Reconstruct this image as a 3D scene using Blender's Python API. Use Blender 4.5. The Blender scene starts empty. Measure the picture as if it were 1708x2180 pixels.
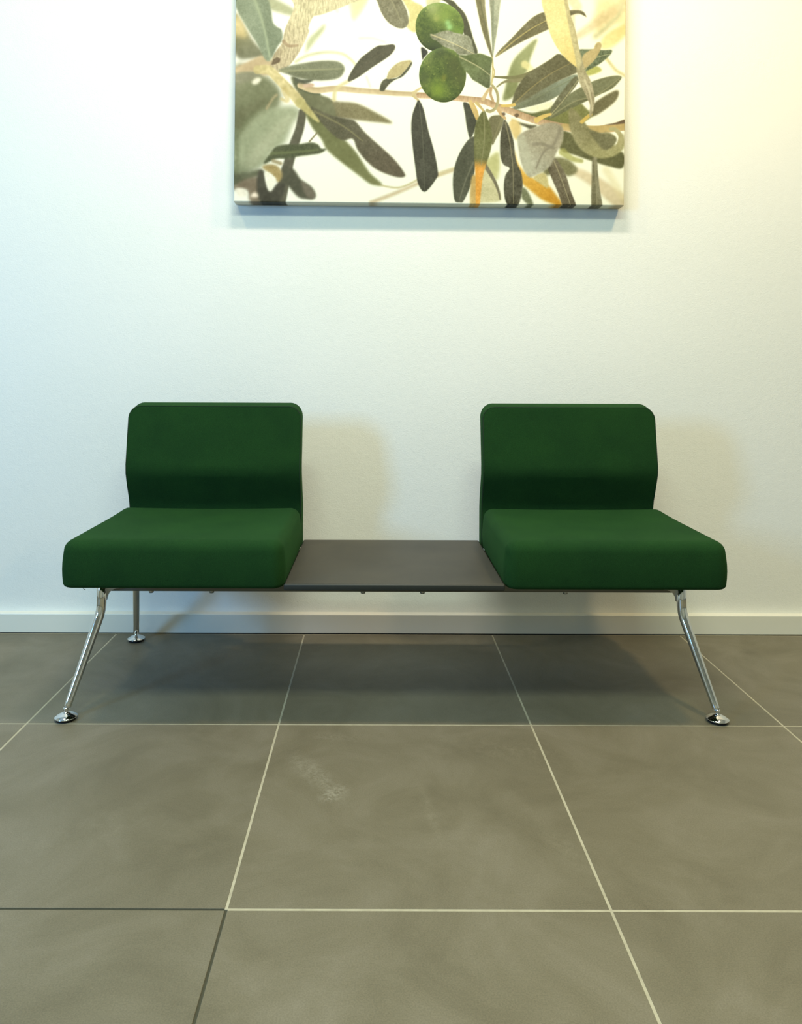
import bpy, bmesh, math, random
import numpy as np
from mathutils import Vector, Matrix
random.seed(4)

# ------------------------------------------------------------------ camera
# camera calibrated from the 0.6 m floor tiles: focal 1561 px, level, small roll,
# the frame being an off-centre crop (lens shift)
F, PX, PY, CH, D0 = 1561.0, 806.5, 793.0, 0.837, 2.342   # D0: camera to skirting face (y = 0)
S = bpy.context.scene
cam_d = bpy.data.cameras.new('camera'); cam = bpy.data.objects.new('camera', cam_d)
S.collection.objects.link(cam); S.camera = cam
cam_d.sensor_fit = 'HORIZONTAL'; cam_d.sensor_width = 36
cam_d.lens = 36 * F / 1708
cam_d.shift_x = (854 - PX) / 1708
cam_d.shift_y = -(1090 - PY) / 1708
cam_d.clip_start = 0.02
cam.matrix_world = Matrix.Translation((0, -D0, CH)) @ Matrix.Rotation(math.radians(90), 4, 'X') @ Matrix.Rotation(0.0032, 4, 'Z')

# ------------------------------------------------------------------ light
W = bpy.data.worlds.new('world'); S.world = W; W.use_nodes = True
W.node_tree.nodes['Background'].inputs[0].default_value = (0.80, 0.86, 0.90, 1)
W.node_tree.nodes['Background'].inputs[1].default_value = 0.3

def area(name, loc, target, size, power, col, sy=None, spread=180):
    l = bpy.data.lights.new(name, 'AREA'); l.energy = power; l.color = col
    l.shape = 'RECTANGLE'; l.size = size; l.size_y = sy or size
    l.spread = math.radians(spread)
    o = bpy.data.objects.new(name, l); S.collection.objects.link(o)
    o.location = loc
    o.rotation_euler = (Vector(target) - Vector(loc)).to_track_quat('-Z', 'Y').to_euler()
    return o
COOL = (0.72, 0.92, 1.0); WARM = (1.0, 0.90, 0.52); NEUT = (1.0, 0.97, 0.90)
LAMPS = [
    ('ceiling_lamp_main', (0.05, -1.00, 2.88), (0.05, -0.80, 0.0), 0.55, 0.12, (28, 25, 22)),
    ('ceiling_lamp_cool', (-1.10, -1.00, 2.88), (-1.10, -0.7, 0.0), 0.20, 0.20, (12, 10, 5)),
    ('ceiling_lamp_warm', (1.25, -1.05, 2.88), (1.30, -0.7, 0.0), 0.20, 0.20, (27, 20, 10)),
    ('window_light_cool', (-2.60, -2.60, 1.50), (0.0, 0.0, 0.6), 0.45, 0.8, (10, 27, 51)),
    ('fill_light_ceiling', (0.0, -2.30, 2.88), (0.0, -1.9, 0.0), 1.60, 0.4, (46, 54.5, 43)),  # added fill, no fixture: brightens the lower wall
]
for nm, loc, tgt, sx, sy, rgb in LAMPS:          # rgb: watts per channel
    pw = max(rgb)
    area(nm, loc, tgt, sx, pw, tuple(c / pw for c in rgb), sy)

vs = S.view_settings
S.display_settings.display_device = 'sRGB'
vs.view_transform = 'Standard'; vs.look = 'None'; vs.gamma = 1.0; vs.use_curve_mapping = False
vs.exposure = 0.0

# ------------------------------------------------------------------ helpers
def srgb(r, g, b):
    f = lambda c: (c / 255 / 12.92) if c <= 10 else ((c / 255 + 0.055) / 1.055) ** 2.4
    return (f(r), f(g), f(b), 1)

def link(name, me, mat=None, parent=None, smooth=False):
    o = bpy.data.objects.new(name, me); S.collection.objects.link(o)
    if mat is not None and len(me.materials) == 0: me.materials.append(mat)
    if parent is not None: o.parent = parent
    if smooth:
        me.polygons.foreach_set('use_smooth', [True] * len(me.polygons))
    return o

def mesh_of(bm, name):
    bmesh.ops.recalc_face_normals(bm, faces=bm.faces)
    me = bpy.data.meshes.new(name); bm.to_mesh(me); bm.free(); return me

def box_bm(x0, x1, y0, y1, z0, z1, bev=0, seg=2, bm=None):
    bm = bm or bmesh.new()
    r = bmesh.ops.create_cube(bm, size=1)
    for v in r['verts']:
        v.co = Vector(((x0 + x1) / 2 + v.co.x * (x1 - x0), (y0 + y1) / 2 + v.co.y * (y1 - y0), (z0 + z1) / 2 + v.co.z * (z1 - z0)))
    if bev:
        es = {e for v in r['verts'] for e in v.link_edges}
        bmesh.ops.bevel(bm, geom=list(es), offset=bev, segments=seg, affect='EDGES', profile=0.5)
    return bm

def box(name, dims, mat, parent=None, bev=0, seg=2, smooth=False):
    return link(name, mesh_of(box_bm(*dims, bev, seg), name), mat, parent, smooth)

def structure(o):
    o['kind'] = 'structure'; return o

def empty(name, loc):
    o = bpy.data.objects.new(name, None); S.collection.objects.link(o)
    o.location = loc; o.empty_display_size = 0.1; return o

def round_rect(w, h, radii, n=8):
    """outline, centred; radii = (lower left, lower right, upper right, upper left); returns (points, inward normals)"""
    pts = []
    cs = [(-w / 2, -h / 2, 1, 1, math.pi), (w / 2, -h / 2, -1, 1, 1.5 * math.pi), (w / 2, h / 2, -1, -1, 0), (-w / 2, h / 2, 1, -1, 0.5 * math.pi)]
    for (cx, cy, sx, sy, a0), r in zip(cs, radii):
        for k in range(n + 1):
            a = a0 + k / n * math.pi / 2
            pts.append((cx + sx * r + r * math.cos(a), cy + sy * r + r * math.sin(a), math.cos(a), math.sin(a)))
        # straight side subdivisions towards the next corner
        pts.append(None)
    out = []
    m = len(pts)
    for i, p in enumerate(pts):
        if p is not None: out.append(p); continue
        a = pts[i - 1]; b = pts[(i + 1) % m]
        k = 14
        for j in range(1, k):
            t = j / k
            out.append((a[0] + (b[0] - a[0]) * t, a[1] + (b[1] - a[1]) * t, b[2] if False else a[2], a[3]))
    return out

def cushion(w, h, t, radii, r_back, r_front, deform, cap=26, side_bulge=0.0):
    """upholstered pad: outline in (u, v), thickness along t (0 = back, t = front)"""
    base = round_rect(w, h, radii)
    rings = []      # (inset, height, scale)
    n = 6
    for k in range(n + 1):
        a = k / n * math.pi / 2
        rings.append((r_back * (1 - math.sin(a)), r_back * (1 - math.cos(a))))
    for k in range(1, 5):
        q = k / 5
        rings.append((-side_bulge * math.sin(math.pi * q), r_back + (t - r_back - r_front) * q))
    for k in range(n + 1):
        a = k / n * math.pi / 2
        rings.append((r_front * (1 - math.cos(a)), t - r_front * (1 - math.sin(a))))
    bm = bmesh.new(); vr = []
    def add_ring(ins, z, s=1.0):
        r = []
        for (x, y, nx, ny) in base:
            px, py = x - nx * ins, y - ny * ins
            if s < 1:                            # inner rings melt from the outline into ellipses: no creases on the diagonals
                an = math.atan2(py / h, px / w); k = (1 - s) ** 0.7
                px = px * (1 - k) + 0.5 * w * math.cos(an) * k; py = py * (1 - k) + 0.5 * h * math.sin(an) * k
            r.append(bm.verts.new(deform(px * s, py * s, z)))
        return r
    bottom = [add_ring(rings[0][0], rings[0][1], s) for s in [0.02] + [k / cap for k in range(1, cap)]]
    vr += bottom
    for ins, z in rings: vr.append(add_ring(ins, z))
    vr += [add_ring(rings[-1][0], rings[-1][1], s) for s in [k / cap for k in range(cap - 1, 0, -1)] + [0.02]]
    for a, b in zip(vr, vr[1:]):
        m = len(a)
        for i in range(m):
            bm.faces.new((a[i], a[(i + 1) % m], b[(i + 1) % m], b[i]))
    bm.faces.new(vr[0]); bm.faces.new(vr[-1])
    return bm, base

def tube_bm(pts, radii, seg=24, bm=None, closed=False):
    bm = bm or bmesh.new()
    pts = [Vector(p) for p in pts]; n = len(pts)
    if not hasattr(radii, '__len__'): radii = [radii] * n
    prev = None; rings = []
    for i in range(n):
        if closed: t = (pts[(i + 1) % n] - pts[i - 1]).normalized()
        else: t = (pts[min(i + 1, n - 1)] - pts[max(i - 1, 0)]).normalized()
        if prev is None:
            u = t.orthogonal().normalized()
        else:
            u = (prev - t * prev.dot(t)).normalized()
        prev = u; v = t.cross(u)
        rings.append([bm.verts.new(pts[i] + (u * math.cos(2 * math.pi * k / seg) + v * math.sin(2 * math.pi * k / seg)) * radii[i]) for k in range(seg)])
    pairs = list(zip(rings, rings[1:])) + ([(rings[-1], rings[0])] if closed else [])
    for a, b in pairs:
        for k in range(seg): bm.faces.new((a[k], a[(k + 1) % seg], b[(k + 1) % seg], b[k]))
    if not closed:
        bm.faces.new(rings[0]); bm.faces.new(rings[-1])
    return bm

def lathe_bm(prof, seg=48, c=(0, 0, 0), tilt=None, bm=None):
    bm = bm or bmesh.new(); rings = []
    for r, z in prof:
        rings.append([bm.verts.new((c[0] + r * math.cos(2 * math.pi * k / seg), c[1] + r * math.sin(2 * math.pi * k / seg), c[2] + z)) for k in range(seg)])
    for a, b in zip(rings, rings[1:]):
        for k in range(seg): bm.faces.new((a[k], a[(k + 1) % seg], b[(k + 1) % seg], b[k]))
    bm.faces.new(rings[0]); bm.faces.new(rings[-1])
    return bm

def bezier_path(pts, r=0.03, n=6):
    """polyline with rounded corners"""
    out = [Vector(pts[0])]
    for a, b, c in zip(pts, pts[1:], pts[2:]):
        a, b, c = Vector(a), Vector(b), Vector(c)
        p = b + (a - b).normalized() * min(r, (a - b).length * 0.45); q = b + (c - b).normalized() * min(r, (c - b).length * 0.45)
        for k in range(n + 1):
            t = k / n
            out.append(p * (1 - t) ** 2 + b * 2 * t * (1 - t) + q * t * t)
    out.append(Vector(pts[-1])); return out

# ------------------------------------------------------------------ materials
def new_mat(name, col=(0.5, 0.5, 0.5, 1), rough=0.5, metal=0.0, spec=0.5):
    m = bpy.data.materials.new(name); m.use_nodes = True
    b = m.node_tree.nodes['Principled BSDF']
    b.inputs['Base Color'].default_value = col; b.inputs['Roughness'].default_value = rough
    b.inputs['Metallic'].default_value = metal; b.inputs['Specular IOR Level'].default_value = spec
    return m, m.node_tree, b

def N(nt, typ, **kw):
    n = nt.nodes.new(typ)
    for k, v in kw.items():
        if k in n.inputs: n.inputs[k].default_value = v
        else: setattr(n, k, v)
    return n

def noise(nt, vec, scale, detail=3, rough=0.55, dist=0.0):
    n = N(nt, 'ShaderNodeTexNoise'); n.inputs['Scale'].default_value = scale
    n.inputs['Detail'].default_value = detail; n.inputs['Roughness'].default_value = rough
    n.inputs['Distortion'].default_value = dist
    if vec is not None: nt.links.new(vec, n.inputs['Vector'])
    return n.outputs['Fac']

def ramp(nt, fac, stops):
    r = N(nt, 'ShaderNodeValToRGB'); e = r.color_ramp.elements
    while len(e) < len(stops): e.new(0.5)
    for el, (p, c) in zip(e, stops): el.position = p; el.color = c
    nt.links.new(fac, r.inputs[0]); return r.outputs['Color']

def mix(nt, fac, a, b, mode='MIX'):
    m = N(nt, 'ShaderNodeMix'); m.data_type = 'RGBA'; m.blend_type = mode
    for sock, v in ((m.inputs[0], fac), (m.inputs[6], a), (m.inputs[7], b)):
        if hasattr(v, 'links'): nt.links.new(v, sock)
        else: sock.default_value = v
    return m.outputs[2]

def bump(nt, b, height, dist, strength=1.0, normal=None):
    n = N(nt, 'ShaderNodeBump'); n.inputs['Distance'].default_value = dist; n.inputs['Strength'].default_value = strength
    nt.links.new(height, n.inputs['Height'])
    if normal is not None: nt.links.new(normal, n.inputs['Normal'])
    nt.links.new(n.outputs[0], b.inputs['Normal']); return n.outputs[0]

def wpos(nt): return N(nt, 'ShaderNodeNewGeometry').outputs['Position']

# painted plaster with fine orange peel
WALL, nt, b = new_mat('wall_plaster', srgb(232, 233, 228), 0.62, 0, 0.3)
p = wpos(nt)
nt.links.new(ramp(nt, noise(nt, p, 1.3, 4), [(0.3, srgb(229, 231, 226)), (0.7, srgb(234, 235, 231))]), b.inputs['Base Color'])
n1 = bump(nt, b, noise(nt, p, 260, 3, 0.6), 0.0012, 0.55)
bump(nt, b, noise(nt, p, 60, 2, 0.5), 0.0012, 0.35, n1)

SKIRT, nt, b = new_mat('skirting_paint', srgb(226, 225, 214), 0.38, 0, 0.4)
bump(nt, b, noise(nt, wpos(nt), 35, 2), 0.0006, 0.4)
GAPM, _, _ = new_mat('skirting_gap', srgb(22, 22, 22), 0.9)
CEIL, _, _ = new_mat('ceiling_paint', srgb(232, 232, 226), 0.8)
SIDE, _, _ = new_mat('side_wall_paint', srgb(205, 206, 198), 0.8)

# porcelain tile: warm grey, cloudy, a few scuffs
TILE, nt, b = new_mat('taupe_porcelain', srgb(132, 126, 110), 0.42, 0, 0.35)
p = wpos(nt)
oi = N(nt, 'ShaderNodeObjectInfo').outputs['Random']
cloud = ramp(nt, noise(nt, p, 4.0, 6, 0.65, 0.9), [(0.25, srgb(95, 90, 73)), (0.5, srgb(109, 104, 87)), (0.75, srgb(121, 116, 101))])
fine = ramp(nt, noise(nt, p, 420, 2, 0.7), [(0.35, (0.86, 0.86, 0.86, 1)), (0.65, (1.1, 1.1, 1.1, 1))])
c = mix(nt, 1.0, cloud, fine, 'MULTIPLY')
tone = ramp(nt, oi, [(0.0, (0.96, 0.965, 0.97, 1)), (1.0, (1.03, 1.02, 1.0, 1))])
c = mix(nt, 1.0, c, tone, 'MULTIPLY')
def scuff(c, at, rad, ang, scale, thr, col, amt):
    sub = N(nt, 'ShaderNodeVectorMath', operation='SUBTRACT'); nt.links.new(p, sub.inputs[0]); sub.inputs[1].default_value = (at[0], at[1], 0)
    vr = N(nt, 'ShaderNodeVectorRotate'); vr.rotation_type = 'Z_AXIS'; vr.inputs['Angle'].default_value = -ang
    nt.links.new(sub.outputs[0], vr.inputs['Vector'])
    sc = N(nt, 'ShaderNodeVectorMath', operation='DIVIDE'); nt.links.new(vr.outputs[0], sc.inputs[0]); sc.inputs[1].default_value = (rad[0], rad[1], 1)
    ln = N(nt, 'ShaderNodeVectorMath', operation='LENGTH'); nt.links.new(sc.outputs[0], ln.inputs[0])
    fall = N(nt, 'ShaderNodeMapRange'); fall.interpolation_type = 'SMOOTHSTEP'; fall.inputs[1].default_value = 0.0; fall.inputs[2].default_value = 1.0; fall.inputs[3].default_value = amt; fall.inputs[4].default_value = 0.0
    nt.links.new(ln.outputs['Value'], fall.inputs[0])
    s = N(nt, 'ShaderNodeMapRange'); s.inputs[1].default_value = thr; s.inputs[2].default_value = thr + 0.22
    nt.links.new(noise(nt, p, scale, 8, 0.8, 0.8), s.inputs[0])
    mu = N(nt, 'ShaderNodeMath', operation='MULTIPLY'); nt.links.new(fall.outputs[0], mu.inputs[0]); nt.links.new(s.outputs[0], mu.inputs[1])
    return mix(nt, mu.outputs[0], c, col)
c = scuff(c, (-0.088, -0.885), (0.050, 0.030), 0.9, 90, 0.44, srgb(170, 168, 154), 0.85)
c = scuff(c, (-0.125, -0.825), (0.16, 0.045), -0.95, 70, 0.42, srgb(150, 147, 132), 0.60)
c = scuff(c, (-0.10, -0.66), (0.10, 0.03), -0.2, 90, 0.46, srgb(150, 146, 130), 0.45)
c = scuff(c, (0.30, -0.72), (0.22, 0.09), -0.3, 60, 0.46, srgb(142, 136, 116), 0.35)
c = scuff(c, (0.10, -0.95), (0.016, 0.14), 0.15, 60, 0.42, srgb(142, 138, 120), 0.35)
c = scuff(c, (0.33, -1.05), (0.03, 0.16), 0.35, 60, 0.45, srgb(142, 138, 118), 0.30)
c = scuff(c, (-0.50, -1.00), (0.22, 0.08), 0.2, 50, 0.48, srgb(140, 138, 122), 0.25)
nt.links.new(c, b.inputs['Base Color'])
rg = N(nt, 'ShaderNodeMapRange'); rg.inputs[3].default_value = 0.38; rg.inputs[4].default_value = 0.55
nt.links.new(noise(nt, p, 9, 4), rg.inputs[0]); nt.links.new(rg.outputs[0], b.inputs['Roughness'])
bump(nt, b, noise(nt, p, 180, 3), 0.0004, 0.25)

GROUT, nt, b = new_mat('pale_grout', srgb(190, 186, 170), 0.85)
nt.links.new(ramp(nt, noise(nt, wpos(nt), 40, 3), [(0.3, srgb(158, 153, 132)), (0.7, srgb(176, 171, 150))]), b.inputs['Base Color'])
DGROUT, nt, b = new_mat('dark_grout', srgb(62, 62, 48), 0.9)

# wool-like green fabric
def fabric(name, base, hi, dark):
    m, nt, b = new_mat(name, base, 0.95, 0, 0.15)
    tc = N(nt, 'ShaderNodeTexCoord').outputs['Object']
    cl = ramp(nt, noise(nt, tc, 9, 3), [(0.3, dark), (0.7, base)])
    w1 = noise(nt, tc, 900, 2, 0.7)
    cl = mix(nt, 1.0, cl, ramp(nt, w1, [(0.3, (0.62, 0.62, 0.62, 1)), (0.7, (1.35, 1.35, 1.35, 1))]), 'MULTIPLY')
    nt.links.new(cl, b.inputs['Base Color'])
    b.inputs['Sheen Weight'].default_value = 0.22; b.inputs['Sheen Roughness'].default_value = 0.4
    b.inputs['Sheen Tint'].default_value = hi
    bump(nt, b, w1, 0.0008, 0.5)
    return m
GREEN = fabric('green_wool', srgb(25, 60, 25), srgb(50, 120, 40), srgb(20, 53, 23))
PIPE, _, _ = new_mat('seam_green', srgb(16, 42, 20), 0.95)

TOPM, nt, b = new_mat('table_laminate', srgb(86, 84, 74), 0.5, 0, 0.4)
p = wpos(nt)
nt.links.new(ramp(nt, noise(nt, p, 6, 4, 0.6, 0.4), [(0.3, srgb(50, 48, 42)), (0.7, srgb(63, 60, 52))]), b.inputs['Base Color'])
bump(nt, b, noise(nt, p, 500, 2), 0.0002, 0.3)
EDGE, _, _ = new_mat('table_edge_band', srgb(36, 39, 36), 0.5)
CHROME, nt, b = new_mat('chrome', (0.78, 0.78, 0.77, 1), 0.07, 1.0)
CHROME2, nt, b = new_mat('brushed_steel', (0.42, 0.43, 0.42, 1), 0.28, 1.0)
BEAMM, _, _ = new_mat('beam_steel', srgb(105, 105, 98), 0.45, 0.6)
RUBBER, _, _ = new_mat('black_rubber', srgb(18, 17, 22), 0.8)

# ------------------------------------------------------------------ room shell
XL, XR, YF, H = -3.1, 3.3, -5.0, 2.95
WY = 0.026                                       # wall face behind the skirting
wall_back = structure(box('wall_back', (XL, XR, WY, WY + 0.15, -0.02, H), WALL))
structure(box('wall_left', (XL - 0.15, XL, YF, WY, -0.02, H), SIDE))
structure(box('wall_right', (XR, XR + 0.15, YF, WY, -0.02, H), SIDE))
structure(box('wall_front', (XL, XR, YF - 0.15, YF, -0.02, H), SIDE))
structure(box('ceiling', (XL, XR, YF, WY, H, H + 0.1), CEIL))

bb = structure(box('baseboard_back', (XL, XR, 0.0, WY + 0.002, 0.0025, 0.0635), SKIRT, bev=0.0025))
g = structure(box('gap_shade_1', (XL, XR, 0.004, WY, -0.001, 0.0026), GAPM))  # near-black strip paints the shade of the gap under the skirting

# floor: screed, grout strips, and every tile an object of its own
floor = structure(box('floor', (XL, XR, YF, WY, -0.10, -0.012), DGROUT))
T, GX, JY = 0.6, -0.235, 0.0                     # joint lines at x = GX + k T and y = -k T
GW = 0.0042
tile_me = mesh_of(box_bm(-T / 2 + GW / 2, T / 2 - GW / 2, -T / 2 + GW / 2, T / 2 - GW / 2, -0.011, 0.0, 0.0006, 1), 'tile')
tile_me.materials.append(TILE)
nx0, nx1, ny = -4, 5, 8
for j in range(ny):
    for i in range(nx0, nx1):
        o = bpy.data.objects.new('tile', tile_me); S.collection.objects.link(o); o.parent = floor
        o.location = (GX + (i + 0.5) * T, -(j + 0.5) * T, 0)
gbm = bmesh.new(); dbm = bmesh.new()
def strip(bm, x0, x1, y0, y1, z): box_bm(x0, x1, y0, y1, -0.0119, z, bm=bm)
for i in range(nx0, nx1 + 1):                    # joints running into the room
    x = GX + i * T
    for j in range(ny):
        dark = (i == 0 and j == 2)
        w = GW / 2 + 0.0004
        strip(dbm if dark else gbm, x - w, x + w, -(j + 1) * T, -j * T, -0.0016 if dark else -0.0004)
for j in range(0, ny + 1):                       # joints along the wall
    y = -j * T
    for i in range(nx0, nx1):
        dark = (j == 2 and i <= -1)
        w = GW / 2 + 0.0004
        strip(dbm if dark else gbm, GX + i * T + w * 1.01, GX + (i + 1) * T - w * 1.01, y - w, y + w, -0.0016 if dark else -0.0004)
gr = link('grout', mesh_of(gbm, 'grout'), GROUT, floor)
dg = link('grout', mesh_of(dbm, 'grout_dark'), DGROUT, floor); dg['label'] = 'dark unfilled grout joint'

# ------------------------------------------------------------------ beam bench
BX = 0.0375
def Y(d): return d - D0                          # distance from camera -> world y
bench = empty('waiting_bench', (BX, Y(1.95), 0))
bench['label'] = 'green two-seat waiting bench with a grey table between the seats on chrome legs'
bench['category'] = 'bench'
BL = Vector((BX, Y(1.95), 0))
def part(o):                                     # geometry is written in world space
    o.matrix_parent_inverse = Matrix.Translation(-BL); return o

SW, SD = 0.520, 0.412                            # seat pad
def seat(cx, name='seat'):
    yb = Y(2.108); yc = yb - SD / 2
    def f(u, v, z):
        # u across, v front(-)..back(+)
        x, y = u, v
        cu, cv = u / (SW / 2), v / (SD / 2)
        k = max(0.0, (z - 0.06) / 0.05)
        dz = -0.007 * k * max(0, 1 - cu * cu) * max(0, 1 - (cv - 0.15) ** 2)
        dz += 0.006 * k * max(0.0, cv) ** 2 - 0.002 * k * max(0.0, -cv)
        # front face leans very slightly outwards at the bottom
        y += -0.003 * (1 - z / 0.11) if cv < -0.8 else 0
        x *= 1 - 0.006 * max(0, cv) - 0.008 * max(0.0, (z - 0.03) / 0.08)
        return Vector((cx + x, yc + y, 0.3345 + z + dz))
    bm, base = cushion(SW, SD, 0.112, (0.030, 0.030, 0.028, 0.028), 0.011, 0.0268, f, side_bulge=0.0025)
    return link(name, mesh_of(bm, 'seat'), GREEN, bench, True)

BW, BH, BT = 0.501, 0.4150, 0.046
def backrest(cx):
    zc = 0.3240 + BH / 2
    kneeZ = 0.552
    def back_y(z):
        # distance of the front face from the camera: upper part leans back, knee, lower part recedes
        if z > kneeZ: d = 2.094 + (z - kneeZ) * 0.17
        else: d = 2.094 + (kneeZ - z) * 0.40
        s = 0.014
        if abs(z - kneeZ) < s:
            q = (z - kneeZ) / s
            d += 0.0026 * (1 - q * q) ** 2
        return min(d, 2.134)
    def f(u, v, t):
        z = zc + v
        cu = u / (BW / 2)
        y = Y(back_y(z) + BT) - t
        y -= 0.003 * (t / BT) * max(0, 1 - cu * cu)
        back = 1 - t / BT                        # boxing flares towards the back
        z += 0.010 * back * max(0.0, v / (BH / 2)) ** 3
        return Vector((cx + u * (1 + 0.006 * back), y, z))
    bm, base = cushion(BW, BH, BT, (0.0105, 0.0105, 0.036, 0.036), 0.010, 0.0045, f)
    o = link('backrest', mesh_of(bm, 'backrest'), GREEN, bench, True)
    # sewn seam where front panel and boxing meet
    pts = [f(x - nx * 0.0020, y - ny * 0.0020, BT - 0.0008) for (x, y, nx, ny) in base]
    s = link('seam', mesh_of(tube_bm(pts, 0.0013, 8, closed=True), 'seam'), PIPE, o, True)
    return o, s

lx, rx = -0.4785, 0.556
for cx in (lx, rx):
    s = part(seat(cx))
for cx in (-0.4743, 0.5507):
    o, s = backrest(cx); part(o)

thr = link('loose_thread', mesh_of(tube_bm([(-0.693, Y(1.72), 0.337), (-0.691, Y(1.716), 0.331), (-0.688, Y(1.715), 0.328), (-0.6845, Y(1.715), 0.3275)], 0.0006, 6), 'loose_thread'), PIPE, bench)
part(thr)

# table: laminate top with dark edge band
tx0, tx1 = -0.2190, 0.2950
tt = part(box('table_top', (tx0, tx1, Y(1.700), Y(2.152), 0.3300, 0.3455), EDGE, bench, bev=0.0035, seg=3, smooth=True))
lam = box('laminate', (tx0 + 0.003, tx1 - 0.003, Y(1.7045), Y(2.149), 0.3450, 0.3462), TOPM, tt, bev=0.0004, seg=1)

# beam under the seats, running between the leg frames
bz0, bz1 = 0.2690, 0.3290
beam = part(box('seat_rail', (-0.70, 0.775, Y(1.895), Y(1.975), bz0, bz1), BEAMM, bench, bev=0.004))
beam2 = part(box('seat_rail', (-0.70, 0.775, Y(2.045), Y(2.105), 0.275, bz1), BEAMM, bench, bev=0.004))
# mounting plates carry the two seats
for cx in (-0.62, -0.34, 0.42, 0.70):
    part(box('seat_mount', (cx - 0.02, cx + 0.02, Y(1.80), Y(2.09), 0.3270, 0.3365), BEAMM, bench, bev=0.001))
for cx in (-0.10, 0.18):
    part(box('seat_mount', (cx - 0.02, cx + 0.02, Y(1.80), Y(2.09), 0.3270, 0.3315), BEAMM, bench, bev=0.001))
for px in (330, 457, 775, 900, 1200):
    x = (px - PX) * 1.93 / F
    bm = lathe_bm([(0.0020, -0.0055), (0.0058, -0.0042), (0.0068, 0.0), (0.0068, 0.003)], 16, (x, Y(1.905), bz0 - 0.0010))
    part(link('bolt', mesh_of(bm, 'bolt'), CHROME2, bench, True))
# upright back bracket of each backrest
for cx in (-0.4743, 0.5507):
    part(box('back_bracket', (cx - 0.14, cx + 0.14, Y(2.165), Y(2.173), 0.28, 0.52), BEAMM, bench, bev=0.002))
    part(box('back_bracket', (cx - 0.14, cx + 0.14, Y(2.10), Y(2.173), 0.274, 0.281), BEAMM, bench, bev=0.002))

def foot(x, y, leg):
    bm = lathe_bm([(0.0200, 0.0), (0.0222, 0.001), (0.0225, 0.0062), (0.018, 0.0066)], 40, (x, y, 0))
    link('rubber_pad', mesh_of(bm, 'rubber_pad'), RUBBER, leg, True)
    bm = lathe_bm([(0.0215, 0.0064), (0.0262, 0.0070), (0.0268, 0.0080), (0.0262, 0.0090), (0.0165, 0.0138), (0.0085, 0.0172), (0.0066, 0.0182),
                   (0.0060, 0.0190), (0.0046, 0.0205), (0.0046, 0.0225), (0.0060, 0.0235), (0.0060, 0.0290)], 48, (x, y, 0))
    o = link('foot', mesh_of(bm, 'foot'), CHROME, leg, True)
    return o

def leg(top_x, top_d, foot_x, foot_d, bend_z, ztop=0.325, r0=0.0120):
    t = Vector((top_x, Y(top_d), ztop)); bnd = Vector((top_x, Y(top_d), bend_z)); f = Vector((foot_x, Y(foot_d), 0.022))
    low = f + (bnd - f).normalized() * 0.006
    path = bezier_path([t, bnd, low], 0.024, 10)
    fr = []
    for q in path:
        if q.z >= bend_z: fr.append(r0)
        else: fr.append(r0 - (r0 - 0.0086) * (bend_z - q.z) / bend_z)
    # rounded lower end
    e = (path[-1] - path[-2]).normalized()
    last = path.pop(); rr = fr.pop()
    for k, (s, sc) in enumerate([(-0.02, 1), (-0.003, 1), (-0.001, 0.92), (0, 0.75)]):
        path.append(last + e * s); fr.append(rr * sc)
    o = part(link('leg', mesh_of(tube_bm(path, fr, 32), 'leg'), CHROME, bench, True))
    foot(foot_x, Y(foot_d), o)
    # clamp where the leg meets the beam frame
    return o

leg(-0.7090, 1.880, -0.750, 1.764, 0.226)
leg(-0.7090, 2.150, -0.752, 2.282, 0.226, r0=0.0112)
leg(0.7790, 1.880, 0.818, 1.764, 0.226)
for x in (-0.709, 0.779):
    bm = tube_bm([(x, Y(1.868), 0.300), (x, Y(2.162), 0.300)], 0.0125, 24)
    part(link('crossbar', mesh_of(bm, 'crossbar'), CHROME2, bench, True))
# gusset beside the front left leg (and its twin on the right)
for x, s in ((-0.702, 1), (0.772, -1)):
    bm = bmesh.new(); prof = []
    for k in range(9):
        a = k / 8 * math.pi / 2
        prof.append((0.034 - 0.030 * math.sin(a), -0.034 + 0.030 * math.cos(a)))   # concave curve
    prof = [(0, 0), (0.040, 0), (0.040, -0.003)] + prof + [(0, -0.036)]
    fr_ = [bm.verts.new((x + s * a, Y(1.885), 0.284 + b_)) for a, b_ in prof]
    bk_ = [bm.verts.new((x + s * a, Y(1.893), 0.284 + b_)) for a, b_ in prof]
    bm.faces.new(fr_); bm.faces.new(bk_)
    for k in range(len(prof)):
        bm.faces.new((fr_[k], fr_[(k + 1) % len(prof)], bk_[(k + 1) % len(prof)], bk_[k]))
    part(link('gusset', mesh_of(bm, 'gusset'), CHROME2, bench))

# ------------------------------------------------------------------ olive canvas print
# The printed picture (flat artwork) is painted here stroke by stroke into a generated image.
IX0, IX1, IY0, IY1 = 494, 1332, -150, 434        # print area in photograph pixels
SC = 1.5
IW, IH = int((IX1 - IX0) * SC), int((IY1 - IY0) * SC)
img = np.zeros((IH, IW, 3), np.float32)
yy, xx = np.mgrid[0:IH, 0:IW].astype(np.float32)
gx = xx / IW; gy = yy / IH
rs = np.random.RandomState(3)
top = np.array([252, 253, 243.]); rgt = np.array([253, 251, 228.])
img[:] = top * (1 - gx[..., None]) + rgt * gx[..., None]
img -= (np.clip((gy - 0.6) * 8, 0, 4))[..., None] * np.array([1.2, .6, .9])

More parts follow.
